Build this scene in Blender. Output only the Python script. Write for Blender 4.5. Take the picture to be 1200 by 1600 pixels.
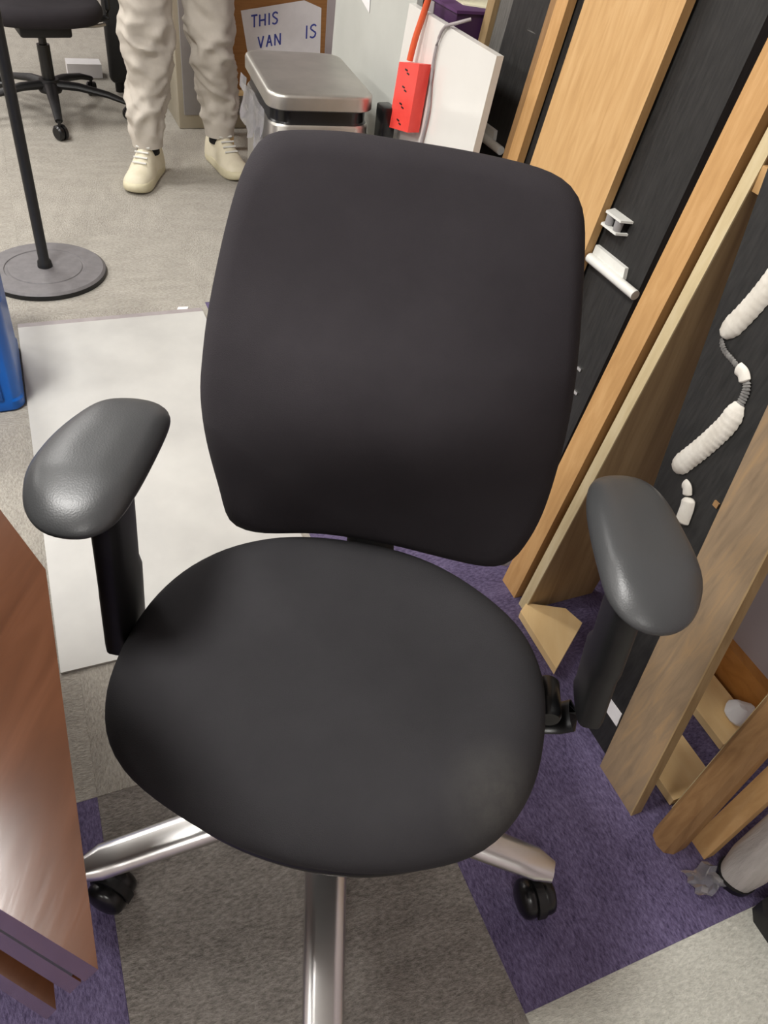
import bpy, bmesh, math, random
from mathutils import Vector, Matrix, noise
for o in list(bpy.data.objects): bpy.data.objects.remove(o)
random.seed(7)
scene = bpy.context.scene
COL = scene.collection
PI = math.pi

# ------------------------------------------------------------------ camera
F_PX, PITCH, ROLL, CAM_H = 1200.0, math.radians(43), math.radians(8.8), 1.2
cam = bpy.data.cameras.new('camera')
cam.sensor_fit = 'VERTICAL'; cam.sensor_height = 32.0
cam.lens = 32.0*F_PX/1600.0
cam.clip_start = 0.02
co = bpy.data.objects.new('camera', cam); COL.objects.link(co)
_f = Vector((0, math.cos(PITCH), -math.sin(PITCH))); _u0 = Vector((0, math.sin(PITCH), math.cos(PITCH))); _x = Vector((1, 0, 0))
_R = math.cos(ROLL)*_x + math.sin(ROLL)*_u0
_U = -math.sin(ROLL)*_x + math.cos(ROLL)*_u0
co.matrix_world = Matrix(((_R.x, _U.x, -_f.x, 0), (_R.y, _U.y, -_f.y, 0), (_R.z, _U.z, -_f.z, CAM_H), (0, 0, 0, 1)))
scene.camera = co

# ------------------------------------------------------------------ world, lights, exposure
w = bpy.data.worlds.new('world'); scene.world = w; w.use_nodes = True
w.node_tree.nodes['Background'].inputs[0].default_value = (0.9, 0.95, 1, 1)
w.node_tree.nodes['Background'].inputs[1].default_value = 0.3
vs = scene.view_settings
scene.display_settings.display_device = 'sRGB'
vs.view_transform = 'Standard'; vs.look = 'None'; vs.gamma = 1; vs.use_curve_mapping = False
vs.exposure = 0.0
CEIL = 2.6

# wall frame: o = distance out from the right wall, a = distance back along it
NX, AX, W0 = Vector((0.883, 0.469, 0)), Vector((-0.469, 0.883, 0)), 1.0725
def wf(o, a, z=0.0): return NX*(W0-o) + AX*a + Vector((0, 0, z))
WROT = math.atan2(0.469, 0.883)      # local x = towards the wall, local y = back along it

LIGHTS = [(1.75, -1.2, 18), (1.82, 1.0, 60), (1.75, 3.4, 36), (1.75, 5.8, 32), (3.9, -1.2, 14), (3.9, 1.0, 40), (3.9, 3.4, 36), (3.9, 5.8, 32)]  # row behind the camera is added to brighten the foreground; strengths tuned per panel
for (o_, a_, w_) in LIGHTS:
    ld = bpy.data.lights.new('ceiling_lamp', 'AREA'); ld.shape = 'RECTANGLE'; ld.size = 0.58; ld.size_y = 0.58
    ld.energy = w_; ld.color = (1.0, 0.98, 0.95)
    lo = bpy.data.objects.new('ceiling_lamp', ld); COL.objects.link(lo)
    lo.location = wf(o_, a_, CEIL-0.045); lo.rotation_euler = (0, 0, WROT)

# ------------------------------------------------------------------ materials
def lin(c): return tuple(((v/255)/12.92 if v/255 <= 0.04045 else ((v/255+0.055)/1.055)**2.4) for v in c)
MATS = {}
def mat(name, rgb, rough=0.6, metal=0.0, spec=0.5, coat=0.0, sheen=0.0):
    m = bpy.data.materials.new(name); m.use_nodes = True
    b = m.node_tree.nodes['Principled BSDF']
    c = lin(rgb) + (1,)
    b.inputs['Base Color'].default_value = c; b.inputs['Roughness'].default_value = rough
    b.inputs['Metallic'].default_value = metal; b.inputs['Specular IOR Level'].default_value = spec
    if coat: b.inputs['Coat Weight'].default_value = coat; b.inputs['Coat Roughness'].default_value = 0.12
    if sheen: b.inputs['Sheen Weight'].default_value = sheen; b.inputs['Sheen Roughness'].default_value = 0.5
    MATS[name] = m
    return m
def nd(m, t, **kw):
    n = m.node_tree.nodes.new(t)
    for k, v in kw.items(): setattr(n, k, v)
    return n
def lk(m, a, b): m.node_tree.links.new(a, b)
def coords(m, scale=(1, 1, 1), kind='Object', rot=(0, 0, 0)):
    t = nd(m, 'ShaderNodeTexCoord'); mp = nd(m, 'ShaderNodeMapping')
    mp.inputs['Scale'].default_value = scale; mp.inputs['Rotation'].default_value = rot
    lk(m, t.outputs[kind], mp.inputs['Vector']); return mp.outputs[0]
def noise_tex(m, vec, scale, detail=4, rough=0.6):
    n = nd(m, 'ShaderNodeTexNoise'); n.inputs['Scale'].default_value = scale
    n.inputs['Detail'].default_value = detail; n.inputs['Roughness'].default_value = rough
    lk(m, vec, n.inputs['Vector']); return n
def bump(m, src, strength=0.3, dist=0.002):
    b = nd(m, 'ShaderNodeBump'); b.inputs['Strength'].default_value = strength; b.inputs['Distance'].default_value = dist
    lk(m, src, b.inputs['Height']); lk(m, b.outputs[0], m.node_tree.nodes['Principled BSDF'].inputs['Normal'])
def ramp(m, src, stops, target='Base Color'):
    r = nd(m, 'ShaderNodeValToRGB')
    el = r.color_ramp.elements
    while len(el) < len(stops): el.new(0.5)
    for e, (p, c) in zip(el, stops): e.position = p; e.color = (lin(c)+(1,)) if len(c) == 3 else c
    lk(m, src, r.inputs[0])
    if target: lk(m, r.outputs[0], m.node_tree.nodes['Principled BSDF'].inputs[target])
    return r
def vary(name, c1, c2, scale, rough=0.7, stretch=(1, 1, 1), bs=0.3, bd=0.002, detail=5, kind='Object', lo=0.35, hi=0.65, **kw):
    m = mat(name, c1, rough, **kw)
    n = noise_tex(m, coords(m, stretch, kind), scale, detail)
    ramp(m, n.outputs[0], [(lo, c1), (hi, c2)])
    if bs: bump(m, n.outputs[0], bs, bd)
    return m
def carpet(name, c1, c2):
    m = mat(name, c1, 0.95, spec=0.15)
    v = coords(m, (1, 2.6, 1), 'Object', (0, 0, 0.9))
    n1 = noise_tex(m, v, 95, 4, 0.75); n2 = noise_tex(m, v, 9, 4, 0.6)
    mx = nd(m, 'ShaderNodeMath', operation='ADD'); mu = nd(m, 'ShaderNodeMath', operation='MULTIPLY'); mu.inputs[1].default_value = 0.35
    lk(m, n2.outputs[0], mu.inputs[0]); lk(m, n1.outputs[0], mx.inputs[0]); lk(m, mu.outputs[0], mx.inputs[1])
    ramp(m, mx.outputs[0], [(0.5, c1), (0.86, c2)])
    bump(m, n1.outputs[0], 0.8, 0.006)
    return m
carpet('carpet_dark', (102, 97, 92), (160, 154, 147))
carpet('carpet_beige', (146, 141, 132), (190, 185, 175))
carpet('carpet_pale', (174, 173, 163), (214, 213, 202))
carpet('carpet_purple', (71, 62, 90), (128, 117, 152))
def fabric(name, c, c2, sheen=0.15):
    m = mat(name, c, 0.9, spec=0.2, sheen=sheen)
    n = noise_tex(m, coords(m, (1, 1, 1)), 7, 4)
    ramp(m, n.outputs[0], [(0.3, c), (0.7, c2)])
    wv = nd(m, 'ShaderNodeTexVoronoi'); wv.inputs['Scale'].default_value = 900
    lk(m, coords(m), wv.inputs['Vector']); bump(m, wv.outputs[0], 0.35, 0.0008)
    return m
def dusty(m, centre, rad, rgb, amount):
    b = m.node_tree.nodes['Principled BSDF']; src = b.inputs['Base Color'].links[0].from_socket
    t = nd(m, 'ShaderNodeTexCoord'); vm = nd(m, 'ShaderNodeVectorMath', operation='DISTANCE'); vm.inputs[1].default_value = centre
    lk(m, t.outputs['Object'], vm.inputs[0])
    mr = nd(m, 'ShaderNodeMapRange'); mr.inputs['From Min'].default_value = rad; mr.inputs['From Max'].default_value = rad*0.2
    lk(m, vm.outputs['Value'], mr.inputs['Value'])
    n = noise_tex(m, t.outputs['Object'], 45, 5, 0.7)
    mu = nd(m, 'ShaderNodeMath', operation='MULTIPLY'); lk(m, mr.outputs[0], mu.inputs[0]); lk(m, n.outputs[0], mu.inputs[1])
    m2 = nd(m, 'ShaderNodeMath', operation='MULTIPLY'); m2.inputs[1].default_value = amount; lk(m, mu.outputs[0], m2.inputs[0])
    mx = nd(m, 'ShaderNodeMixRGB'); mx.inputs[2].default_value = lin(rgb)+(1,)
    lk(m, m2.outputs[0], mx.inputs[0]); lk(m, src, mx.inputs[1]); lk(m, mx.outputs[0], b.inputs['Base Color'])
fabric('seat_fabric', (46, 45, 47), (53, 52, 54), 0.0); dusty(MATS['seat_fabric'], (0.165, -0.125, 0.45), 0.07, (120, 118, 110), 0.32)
fabric('chair_fabric', (44, 41, 44), (51, 48, 51), 0.0)
m = mat('pad_vinyl', (64, 65, 66), 0.38, spec=0.5)
vo = nd(m, 'ShaderNodeTexVoronoi'); vo.inputs['Scale'].default_value = 520; lk(m, coords(m), vo.inputs['Vector']); bump(m, vo.outputs[0], 0.14, 0.0006)
vary('black_plastic', (16, 16, 17), (22, 22, 23), 60, 0.5, bs=0.05)
vary('black_gloss', (14, 14, 15), (20, 20, 21), 30, 0.28, bs=0.0)
vary('chrome', (214, 212, 210), (226, 224, 222), 8, 0.3, metal=1.0, bs=0.0)
vary('steel', (176, 174, 168), (190, 187, 180), 9, 0.42, metal=1.0, bs=0.03)
def wood(name, c1, c2, c3, grain=(3, 3, 26), rough=0.6, coat=0.0, rot=(0, 0, 0), sc=4, spec=0.4):
    m = mat(name, c1, rough, coat=coat, spec=spec)
    v = coords(m, (1.0/1, 1, 1)); mp = nd(m, 'ShaderNodeMapping'); mp.inputs['Scale'].default_value = grain; mp.inputs['Rotation'].default_value = rot
    lk(m, v, mp.inputs['Vector'])
    n = noise_tex(m, mp.outputs[0], sc, 6, 0.55)
    n.inputs['Distortion'].default_value = 0.6
    ramp(m, n.outputs[0], [(0.25, c1), (0.5, c2), (0.75, c3)])
    bump(m, n.outputs[0], 0.12, 0.001)
    return m
VG = (18, 18, 1.1)
wood('wood_tan', (182, 142, 92), (196, 156, 104), (206, 168, 118), VG)
wood('wood_honey', (176, 133, 82), (190, 147, 94), (202, 160, 108), VG)
wood('wood_brown', (122, 90, 56), (142, 108, 70), (156, 122, 82), VG)
wood('wood_olive', (134, 110, 78), (150, 126, 90), (164, 140, 104), VG)
wood('wood_greybrown', (116, 98, 78), (136, 116, 92), (156, 128, 94), VG)
wood('wood_pale', (236, 200, 142), (243, 210, 154), (246, 217, 166), (6, 1.2, 6))
wood('wood_edge', (186, 166, 126), (200, 182, 142), (208, 192, 156), VG)
wood('wood_orange', (170, 112, 52), (186, 126, 62), (198, 138, 74), (12, 1.2, 12), 0.4)
wood('desk_wood', (64, 38, 23), (76, 46, 29), (86, 54, 36), (9, 1.4, 9), 0.16, 0.0, spec=0.3)
# black stained board with light scratches
m = mat('black_board', (26, 26, 25), 0.55, spec=0.4)
v = coords(m, (60, 60, 2.5)); n = noise_tex(m, v, 3, 5)
r = ramp(m, n.outputs[0], [(0.3, (24, 24, 23)), (0.7, (44, 43, 42))], None)
v2 = coords(m, (3, 3, 40), rot=(0.5, 0.5, 0)); n2 = noise_tex(m, v2, 2.2, 2, 0.4)
r2 = ramp(m, n2.outputs[0], [(0.80, (0, 0, 0)), (0.84, (150, 148, 142))], None)
ad = nd(m, 'ShaderNodeMixRGB', blend_type='ADD'); ad.inputs[0].default_value = 0.5
lk(m, r.outputs[0], ad.inputs[1]); lk(m, r2.outputs[0], ad.inputs[2]); lk(m, ad.outputs[0], m.node_tree.nodes['Principled BSDF'].inputs['Base Color'])
bump(m, n.outputs[0], 0.15, 0.001)
vary('white_laminate', (214, 212, 206), (220, 218, 212), 3, 0.16, bs=0.0)
vary('white_sheet', (184, 183, 179), (198, 197, 192), 4, 0.3, bs=0.04, spec=0.4)
vary('white_plastic', (214, 214, 208), (226, 226, 220), 20, 0.4, bs=0.02)
vary('grey_panel', (182, 184, 178), (194, 196, 190), 3, 0.35, bs=0.02)
vary('grey_metal', (138, 136, 136), (148, 146, 146), 5, 0.4, bs=0.02)
vary('cream_metal', (168, 160, 140), (176, 168, 150), 5, 0.5, bs=0.0)
vary('grey_strip', (86, 84, 80), (104, 102, 98), 12, 0.6, VG, bs=0.1)
vary('red_plastic', (226, 66, 58), (234, 76, 66), 20, 0.4, bs=0.02)
vary('orange_cord', (206, 84, 44), (214, 94, 52), 20, 0.45, bs=0.0)
vary('grey_cord', (150, 142, 142), (164, 156, 156), 20, 0.45, bs=0.0)
vary('purple_board', (74, 40, 84), (90, 54, 100), 6, 0.55, bs=0.05)
vary('purple_dark', (60, 34, 68), (70, 40, 76), 6, 0.5, bs=0.05)
vary('cream_paper', (226, 222, 188), (234, 230, 200), 10, 0.7, bs=0.05)
vary('paper', (228, 226, 226), (238, 236, 236), 10, 0.7, bs=0.05)
vary('cardboard', (150, 104, 56), (164, 116, 66), 10, 0.85, (1, 1, 14), bs=0.1)
vary('blue_ink', (52, 64, 150), (66, 78, 164), 30, 0.6, bs=0.0)
vary('blue_plastic', (0, 84, 172), (4, 96, 188), 5, 0.3, bs=0.02)
vary('stand_grey', (104, 101, 102), (114, 111, 112), 40, 0.5, bs=0.05, spec=0.4)
vary('pants', (186, 179, 168), (198, 191, 180), 12, 0.9, bs=0.1, spec=0.2)
vary('shoe_cream', (214, 206, 180), (226, 218, 194), 14, 0.55, bs=0.1)
vary('shoe_sole', (206, 198, 166), (216, 208, 178), 30, 0.6, bs=0.1)
vary('sock_black', (20, 20, 21), (28, 28, 29), 60, 0.9, bs=0.1)
vary('skin', (196, 150, 124), (204, 158, 132), 12, 0.55, bs=0.03)
vary('hair', (42, 32, 26), (58, 44, 36), 60, 0.6, (1, 1, 0.2), bs=0.3)
vary('sweater', (92, 96, 104), (104, 108, 116), 14, 0.9, bs=0.15)
vary('glue_white', (206, 200, 188), (228, 224, 214), 26, 0.6, bs=0.3)
vary('glue_grey', (88, 86, 84), (128, 126, 122), 90, 0.8, bs=0.5)
vary('roll_fabric', (168, 163, 158), (188, 183, 178), 7, 0.6, (6, 6, 0.8), bs=0.5, bd=0.01)
vary('wall_paint', (170, 160, 162), (178, 168, 170), 3, 0.7, bs=0.02)
vary('ceiling_tile', (196, 194, 190), (206, 204, 200), 40, 0.9, bs=0.2)
vary('lint', (200, 196, 186), (220, 216, 206), 40, 0.9, bs=0.0)
m = mat('clear_film', (200, 200, 205), 0.15); m.node_tree.nodes['Principled BSDF'].inputs['Transmission Weight'].default_value = 0.8
nn = noise_tex(m, coords(m), 40, 3); bump(m, nn.outputs[0], 0.4, 0.003)
m = mat('lamp_diffuser', (255, 250, 240), 0.5); bb = m.node_tree.nodes['Principled BSDF']
bb.inputs['Emission Color'].default_value = (1, 0.965, 0.9, 1); bb.inputs['Emission Strength'].default_value = 6.0
M = MATS

# ------------------------------------------------------------------ helpers
def tag(o, label=None, cat=None, group=None, kind=None):
    if label: o['label'] = label
    if cat: o['category'] = cat
    if group: o['group'] = group
    if kind: o['kind'] = kind
    return o
def thing(name, loc, label, cat, rotz=0.0, group=None):
    o = bpy.data.objects.new(name, None); COL.objects.link(o); o.empty_display_size = 0.05
    o.location = loc; o.rotation_euler = (0, 0, rotz); return tag(o, label, cat, group)
def link(name, me, parent=None, loc=None, rot=None):
    o = bpy.data.objects.new(name, me); COL.objects.link(o)
    if parent: o.parent = parent
    if loc is not None: o.location = loc
    if rot is not None: o.rotation_euler = rot
    return o
def finish(bm, name, mats, parent=None, loc=None, rot=None, smooth=True, angle=40, bev=0.0, segs=2):
    if bev:
        es = [e for e in bm.edges if len(e.link_faces) == 2 and e.calc_face_angle(0) > 0.5]
        bmesh.ops.bevel(bm, geom=es, offset=bev, segments=segs, affect='EDGES', profile=0.5)
    bmesh.ops.recalc_face_normals(bm, faces=bm.faces)
    me = bpy.data.meshes.new(name)
    if smooth:
        for f in bm.faces: f.smooth = True
        for e in bm.edges:
            if len(e.link_faces) == 2 and e.calc_face_angle(0) > math.radians(angle): e.smooth = False
    bm.to_mesh(me); bm.free()
    if not isinstance(mats, (list, tuple)): mats = [mats]
    for mm in mats: me.materials.append(mm)
    return link(name, me, parent, loc, rot)
def B(): return bmesh.new()
def box(bm, c, s, mtx=None, mi=0):
    g = bmesh.ops.create_cube(bm, size=1.0)
    for v in g['verts']:
        v.co = Vector((v.co.x*s[0], v.co.y*s[1], v.co.z*s[2])) + Vector(c)
        if mtx: v.co = mtx @ v.co
    for f in {f for v in g['verts'] for f in v.link_faces}: f.material_index = mi
    return g['verts']
def hexa(bm, p):       # 8 corners: bottom 4 then top 4
    vs_ = [bm.verts.new(q) for q in p]
    for f in ((0, 1, 2, 3), (4, 5, 6, 7), (0, 1, 5, 4), (1, 2, 6, 5), (2, 3, 7, 6), (3, 0, 4, 7)):
        bm.faces.new([vs_[i] for i in f])
    return vs_
def prism(bm, poly, z0, z1, mtx=None):
    lo = [bm.verts.new((x, y, z0)) for x, y in poly]; hi = [bm.verts.new((x, y, z1)) for x, y in poly]
    if mtx:
        for v in lo+hi: v.co = mtx @ v.co
    n = len(poly); bm.faces.new(lo); bm.faces.new(hi)
    for i in range(n): bm.faces.new((lo[i], lo[(i+1) % n], hi[(i+1) % n], hi[i]))
def loft(bm, rings, cap=True, closed=True):
    vr = [[bm.verts.new(p) for p in r] for r in rings]
    n = len(rings[0])
    for i in range(len(vr)-1):
        for j in range(n if closed else n-1):
            bm.faces.new((vr[i][j], vr[i][(j+1) % n], vr[i+1][(j+1) % n], vr[i+1][j]))
    if cap:
        bm.faces.new(vr[0]); bm.faces.new(vr[-1])
    return vr
def lathe(bm, prof, n=32, c=(0, 0, 0), mtx=None):
    rings = []
    for r, z in prof:
        ring = []
        for k in range(n):
            p = Vector((c[0]+max(r, 1e-4)*math.cos(2*PI*k/n), c[1]+max(r, 1e-4)*math.sin(2*PI*k/n), c[2]+z))
            ring.append(mtx @ p if mtx else p)
        rings.append(ring)
    loft(bm, rings)
def frame(d):
    d = d.normalized(); u = Vector((0, 0, 1)) if abs(d.z) < 0.95 else Vector((1, 0, 0))
    x = u.cross(d).normalized(); return x, d.cross(x).normalized()
def tube(bm, pts, rad, n=12):
    pts = [Vector(p) for p in pts]; rings = []
    for i, p in enumerate(pts):
        d = pts[min(i+1, len(pts)-1)] - pts[max(i-1, 0)]
        x, y = frame(d); r = rad[i] if isinstance(rad, (list, tuple)) else rad
        rx, ry = r if isinstance(r, tuple) else (r, r)
        rings.append([p + x*rx*math.cos(2*PI*k/n) + y*ry*math.sin(2*PI*k/n) for k in range(n)])
    loft(bm, rings)
def catmull(pts, n, closed=True):
    m_ = len(pts); pts = [Vector(p) for p in pts]; out = []
    segs = m_ if closed else m_-1
    dense = []
    for i in range(segs):
        if closed: p0, p1, p2, p3 = pts[(i-1) % m_], pts[i], pts[(i+1) % m_], pts[(i+2) % m_]
        else: p0, p1, p2, p3 = pts[max(i-1, 0)], pts[i], pts[i+1], pts[min(i+2, m_-1)]
        for k in range(24):
            t = k/24
            dense.append(0.5*((2*p1)+(p2-p0)*t+(2*p0-5*p1+4*p2-p3)*t*t+(3*p1-p0-3*p2+p3)*t**3))
    dense.append(dense[0] if closed else pts[-1])
    L = [0]
    for i in range(1, len(dense)): L.append(L[-1]+(dense[i]-dense[i-1]).length)
    j = 0
    for k in range(n):
        s = L[-1]*k/(n if closed else n-1)
        while j < len(L)-2 and L[j+1] < s: j += 1
        t = (s-L[j])/max(L[j+1]-L[j], 1e-9); out.append(dense[j].lerp(dense[j+1], min(1, t)))
    return out
def smooth_ring(r, it=2):
    for _ in range(it):
        n = len(r); r = [(r[i-1]+2*r[i]+r[(i+1) % n])/4 for i in range(n)]
    return r
def cushion(bm, outline, top, bot, edge=0.03, n=96, steps=7, inner=14, xf=None, sm=3):
    """closed cushion: outline (2d) at its widest; top(x,y,k)/bot(x,y,k) give heights above/below, k=0 rim .. 1 centre"""
    o2 = smooth_ring(catmull([(x, y, 0) for x, y in outline], n), sm)
    c = sum(o2, Vector())/n
    R = sum((p-c).length for p in o2)/n
    def pt(k, z, p): q = c+(p-c)*(1-k); return Vector((q.x, q.y, z(q.x, q.y)))
    e = edge/R; rings = []
    tops = [e*(1-math.cos(PI/2*i/steps)) for i in range(steps+1)]
    hs = [math.sin(PI/2*i/steps) for i in range(steps+1)]
    ins = [e+(0.985-e)*i/inner for i in range(1, inner+1)]
    seq = [(k, -1, 1) for k in reversed(ins)] + [(tops[i], -1, hs[i]) for i in range(steps, 0, -1)] + [(0, 1, 0)] + [(tops[i], 1, hs[i]) for i in range(1, steps+1)] + [(k, 1, 1) for k in ins]
    for k, sgn, h in seq:
        ring = []
        for p in o2:
            q = c+(p-c)*(1-k)
            kk = k
            zt = top(q.x, q.y, kk); zb = bot(q.x, q.y, kk); zm = (top(q.x, q.y, 0)+bot(q.x, q.y, 0))/2
            z = zm+(zt-zm)*h if sgn > 0 else zm+(zb-zm)*h
            v = Vector((q.x, q.y, z)); ring.append(xf(v) if xf else v)
        rings.append(ring)
    loft(bm, rings)

# ------------------------------------------------------------------ the room
def struct(name, bm, mats, **kw):
    o = finish(bm, name, mats, **kw); tag(o, kind='structure'); return o
def wbox(bm, o0, o1, a0, a1, z0, z1):
    hexa(bm, [wf(o0, a0, z0), wf(o1, a0, z0), wf(o1, a1, z0), wf(o0, a1, z0), wf(o0, a0, z1), wf(o1, a0, z1), wf(o1, a1, z1), wf(o0, a1, z1)])
A0, A1, O1 = -2.35, 7.15, 5.17
bm = B(); wbox(bm, -0.4, O1+0.1, A0-0.1, A1+0.1, -0.12, -0.004); floor = struct('floor', bm, M['carpet_dark'], smooth=False)
bm = B(); wbox(bm, -0.4, -0.015, A0-0.1, 2.6, -0.004, CEIL); struct('wall_right', bm, M['wall_paint'], smooth=False)
bm = B(); wbox(bm, -0.4, -0.3, 2.6, A1+0.1, -0.004, CEIL); struct('wall_recess', bm, M['wall_paint'], smooth=False)
bm = B(); wbox(bm, -0.3, O1, A1, A1+0.1, -0.004, CEIL); struct('wall_back', bm, M['wall_paint'], smooth=False)
bm = B(); wbox(bm, O1, O1+0.1, A0-0.1, A1+0.1, -0.004, CEIL); struct('wall_left', bm, M['wall_paint'], smooth=False)
bm = B(); wbox(bm, -0.015, O1, A0-0.1, A0, -0.004, CEIL); struct('wall_front', bm, M['wall_paint'], smooth=False)
bm = B(); wbox(bm, -0.4, O1+0.1, A0-0.1, A1+0.1, CEIL, CEIL+0.1); struct('ceiling', bm, M['ceiling_tile'], smooth=False)
bm = B(); wbox(bm, -0.015, 0.006, A0, 2.6, 0, 0.085); struct('baseboard_right', bm, M['wood_orange'], bev=0.004)
# carpet tiles, half a metre square, children of the floor
tile_me = {}
for nm in ('carpet_dark', 'carpet_beige', 'carpet_pale', 'carpet_purple'):
    bm = B(); box(bm, (0, 0, -0.003), (0.4998, 0.4998, 0.006))
    es = [e for e in bm.edges if all(v.co.z > -0.001 for v in e.verts)]
    bmesh.ops.bevel(bm, geom=es, offset=0.0004, segments=1, affect='EDGES')
    me = bpy.data.meshes.new('carpet_tile'); bm.to_mesh(me); bm.free(); me.materials.append(M[nm]); tile_me[nm] = me
floor_inv = floor.matrix_world.inverted()
for iu in range(-9, 3):
    for ia in range(-5, 14):
        ou = 1.155-0.5*iu; a = 0.15+0.5*ia      # ou: o of the tile's left side (iu=0), running towards the wall
        o_c, a_c = ou-0.25, a+0.25
        if o_c < 0.1 - 0.25 or o_c > O1-0.2: continue
        if iu == 1: nm = 'carpet_purple' if ia >= 0 else 'carpet_pale'
        elif iu == 2: nm = 'carpet_purple' if ia >= 0 else 'carpet_pale'
        elif iu == 0: nm = 'carpet_dark' if ia <= 0 else 'carpet_beige'
        elif iu == -1: nm = 'carpet_purple' if ia <= 0 else 'carpet_beige'
        else: nm = 'carpet_beige'
        if ia >= 4: nm = 'carpet_beige'
        t = link('carpet_tile', tile_me[nm], floor, wf(o_c, a_c, 0), (0, 0, WROT + (PI/2 if (iu+ia) % 2 else 0)))
# ceiling light panels, including the added row behind the camera
for i, (o_, a_, w_) in enumerate(LIGHTS):
    t = thing('ceiling_light', wf(o_, a_, CEIL), 'unseen square white ceiling light panel above the room', 'light', WROT, 'ceiling light panels')
    bm = B()
    for (cx, cy, sx, sy) in ((0.31, 0, 0.03, 0.65), (-0.31, 0, 0.03, 0.65), (0, 0.31, 0.59, 0.03), (0, -0.31, 0.59, 0.03)): box(bm, (cx, cy, -0.02), (sx, sy, 0.04))
    finish(bm, 'frame', M['white_plastic'], t, smooth=False)
    bm = B(); box(bm, (0, 0, -0.012), (0.59, 0.59, 0.02)); finish(bm, 'diffuser', M['lamp_diffuser'], t, smooth=False)

# ------------------------------------------------------------------ the big office chair (root under the gas lift)
HUB = Vector((0.0, 0.52, 0))
chair = thing('office_chair', HUB, 'black fabric office chair with chrome star base and padded arms in the middle', 'chair')
SEAT = [(-0.109, 0.222), (0.007, 0.226), (0.097, 0.202), (0.184, 0.14), (0.219, 0.08), (0.227, 0.025), (0.221, -0.044), (0.208, -0.093), (0.179, -0.144), (0.14, -0.176), (0.077, -0.198), (0.03, -0.206), (-0.023, -0.207), (-0.088, -0.199), (-0.142, -0.184), (-0.203, -0.157), (-0.242, -0.131), (-0.269, -0.09), (-0.282, -0.033), (-0.276, 0.059), (-0.244, 0.136), (-0.19, 0.189)]
def seat_top(x, y, k): return 0.463 + 0.010*(1-(1-min(1, k*1.6))**2) - 0.014*math.exp(-((y-0.03)/0.085)**2)*min(1, k*2.2) - 0.012*max(0, (-y-0.1)/0.1)
def seat_bot(x, y, k): return 0.385 - 0.006*min(1, k*3)
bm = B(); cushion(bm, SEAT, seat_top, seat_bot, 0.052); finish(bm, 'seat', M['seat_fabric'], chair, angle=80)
PAN = [(x*0.86-0.004, y*0.88-0.012) for x, y in SEAT]
bm = B(); cushion(bm, PAN, lambda x, y, k: 0.381, lambda x, y, k: 0.360, 0.012, steps=4, inner=4); finish(bm, 'seat_pan', M['black_gloss'], chair, angle=60)
bm = B(); box(bm, (0, 0.03, 0.34), (0.17, 0.26, 0.055)); finish(bm, 'tilt_mechanism', M['black_plastic'], chair, bev=0.012, segs=3)
bm = B(); lathe(bm, [(0, 0.10), (0.027, 0.10), (0.027, 0.24), (0.0, 0.24)], 24, c=(-0.021, 0.027, 0)); lathe(bm, [(0, 0.235), (0.014, 0.235), (0.014, 0.32), (0, 0.32)], 20, c=(-0.021, 0.027, 0))
finish(bm, 'gas_lift', M['black_gloss'], chair)
# backrest
BACK = [(-0.183, 0.415), (-0.172, 0.432), (-0.152, 0.441), (-0.084, 0.448), (-0.009, 0.447), (0.074, 0.444), (0.146, 0.437), (0.18, 0.425), (0.195, 0.409), (0.205, 0.383), (0.215, 0.321), (0.225, 0.238), (0.232, 0.14), (0.227, 0.029), (0.21, -0.037), (0.193, -0.063), (0.167, -0.071), (0.112, -0.068), (0.021, -0.056), (-0.067, -0.050), (-0.135, -0.055), (-0.165, -0.053), (-0.191, -0.038), (-0.205, 0.015), (-0.222, 0.085), (-0.229, 0.14), (-0.227, 0.185), (-0.22, 0.254), (-0.207, 0.334), (-0.194, 0.389)]
YB, RB = math.radians(4), math.radians(16)
b_r = Vector((math.cos(YB), math.sin(YB), 0)); b_k = Vector((-math.sin(YB), math.cos(YB), 0))
b_u = Vector((0, 0, 1))*math.cos(RB)+b_k*math.sin(RB); b_n = b_r.cross(b_u)      # b_n points to the sitter
if b_n.y > 0: b_n = -b_n
B0 = b_k*0.225+Vector((0, 0, 0.5))
def curve_back(x, y): return 0.068*math.exp(-((y-0.15)/0.125)**2)*max(0, 1-(x/0.235)**2) - 0.030*max(0, y-0.22)/0.23 + 0.5*x*x - 0.012
def bk_top(x, y, k): return curve_back(x, y) + 0.004 + 0.018*(1-(1-min(1, k*1.4))**2)
def bk_bot(x, y, k): return curve_back(x, y) - 0.052
bm = B(); cushion(bm, BACK, bk_top, bk_bot, 0.026, n=128, sm=1, xf=lambda v: B0+b_r*v.x+b_u*v.y+b_n*v.z); finish(bm, 'backrest', M['chair_fabric'], chair, angle=80)
SHELL = [(x*0.9, (y-0.19)*0.9+0.19) for x, y in BACK]
bm = B(); cushion(bm, SHELL, lambda x, y, k: curve_back(x, y)-0.050, lambda x, y, k: curve_back(x, y)-0.066, 0.008, steps=3, inner=6, xf=lambda v: B0+b_r*v.x+b_u*v.y+b_n*v.z)
finish(bm, 'back_shell', M['black_plastic'], chair, angle=60)
bm = B()
P_ = [Vector((0, 0.08, 0.33)), Vector((0, 0.2, 0.325)), Vector((-0.01, 0.285, 0.35)), Vector((-0.02, 0.325, 0.43)), Vector((-0.02, 0.345, 0.56)), Vector((-0.025, 0.375, 0.66))]
tube(bm, catmull(P_, 20, False), [(0.036, 0.012)]*20, 12); finish(bm, 'back_bracket', M['black_plastic'], chair)
bm = B(); lathe(bm, [(0, 0), (0.010, 0), (0.012, 0.006), (0.012, 0.02), (0.009, 0.025), (0, 0.025)], 20, mtx=Matrix.Translation((0.168, 0.275, 0.405)) @ Matrix.Rotation(PI/2, 4, 'Y'))
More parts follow.
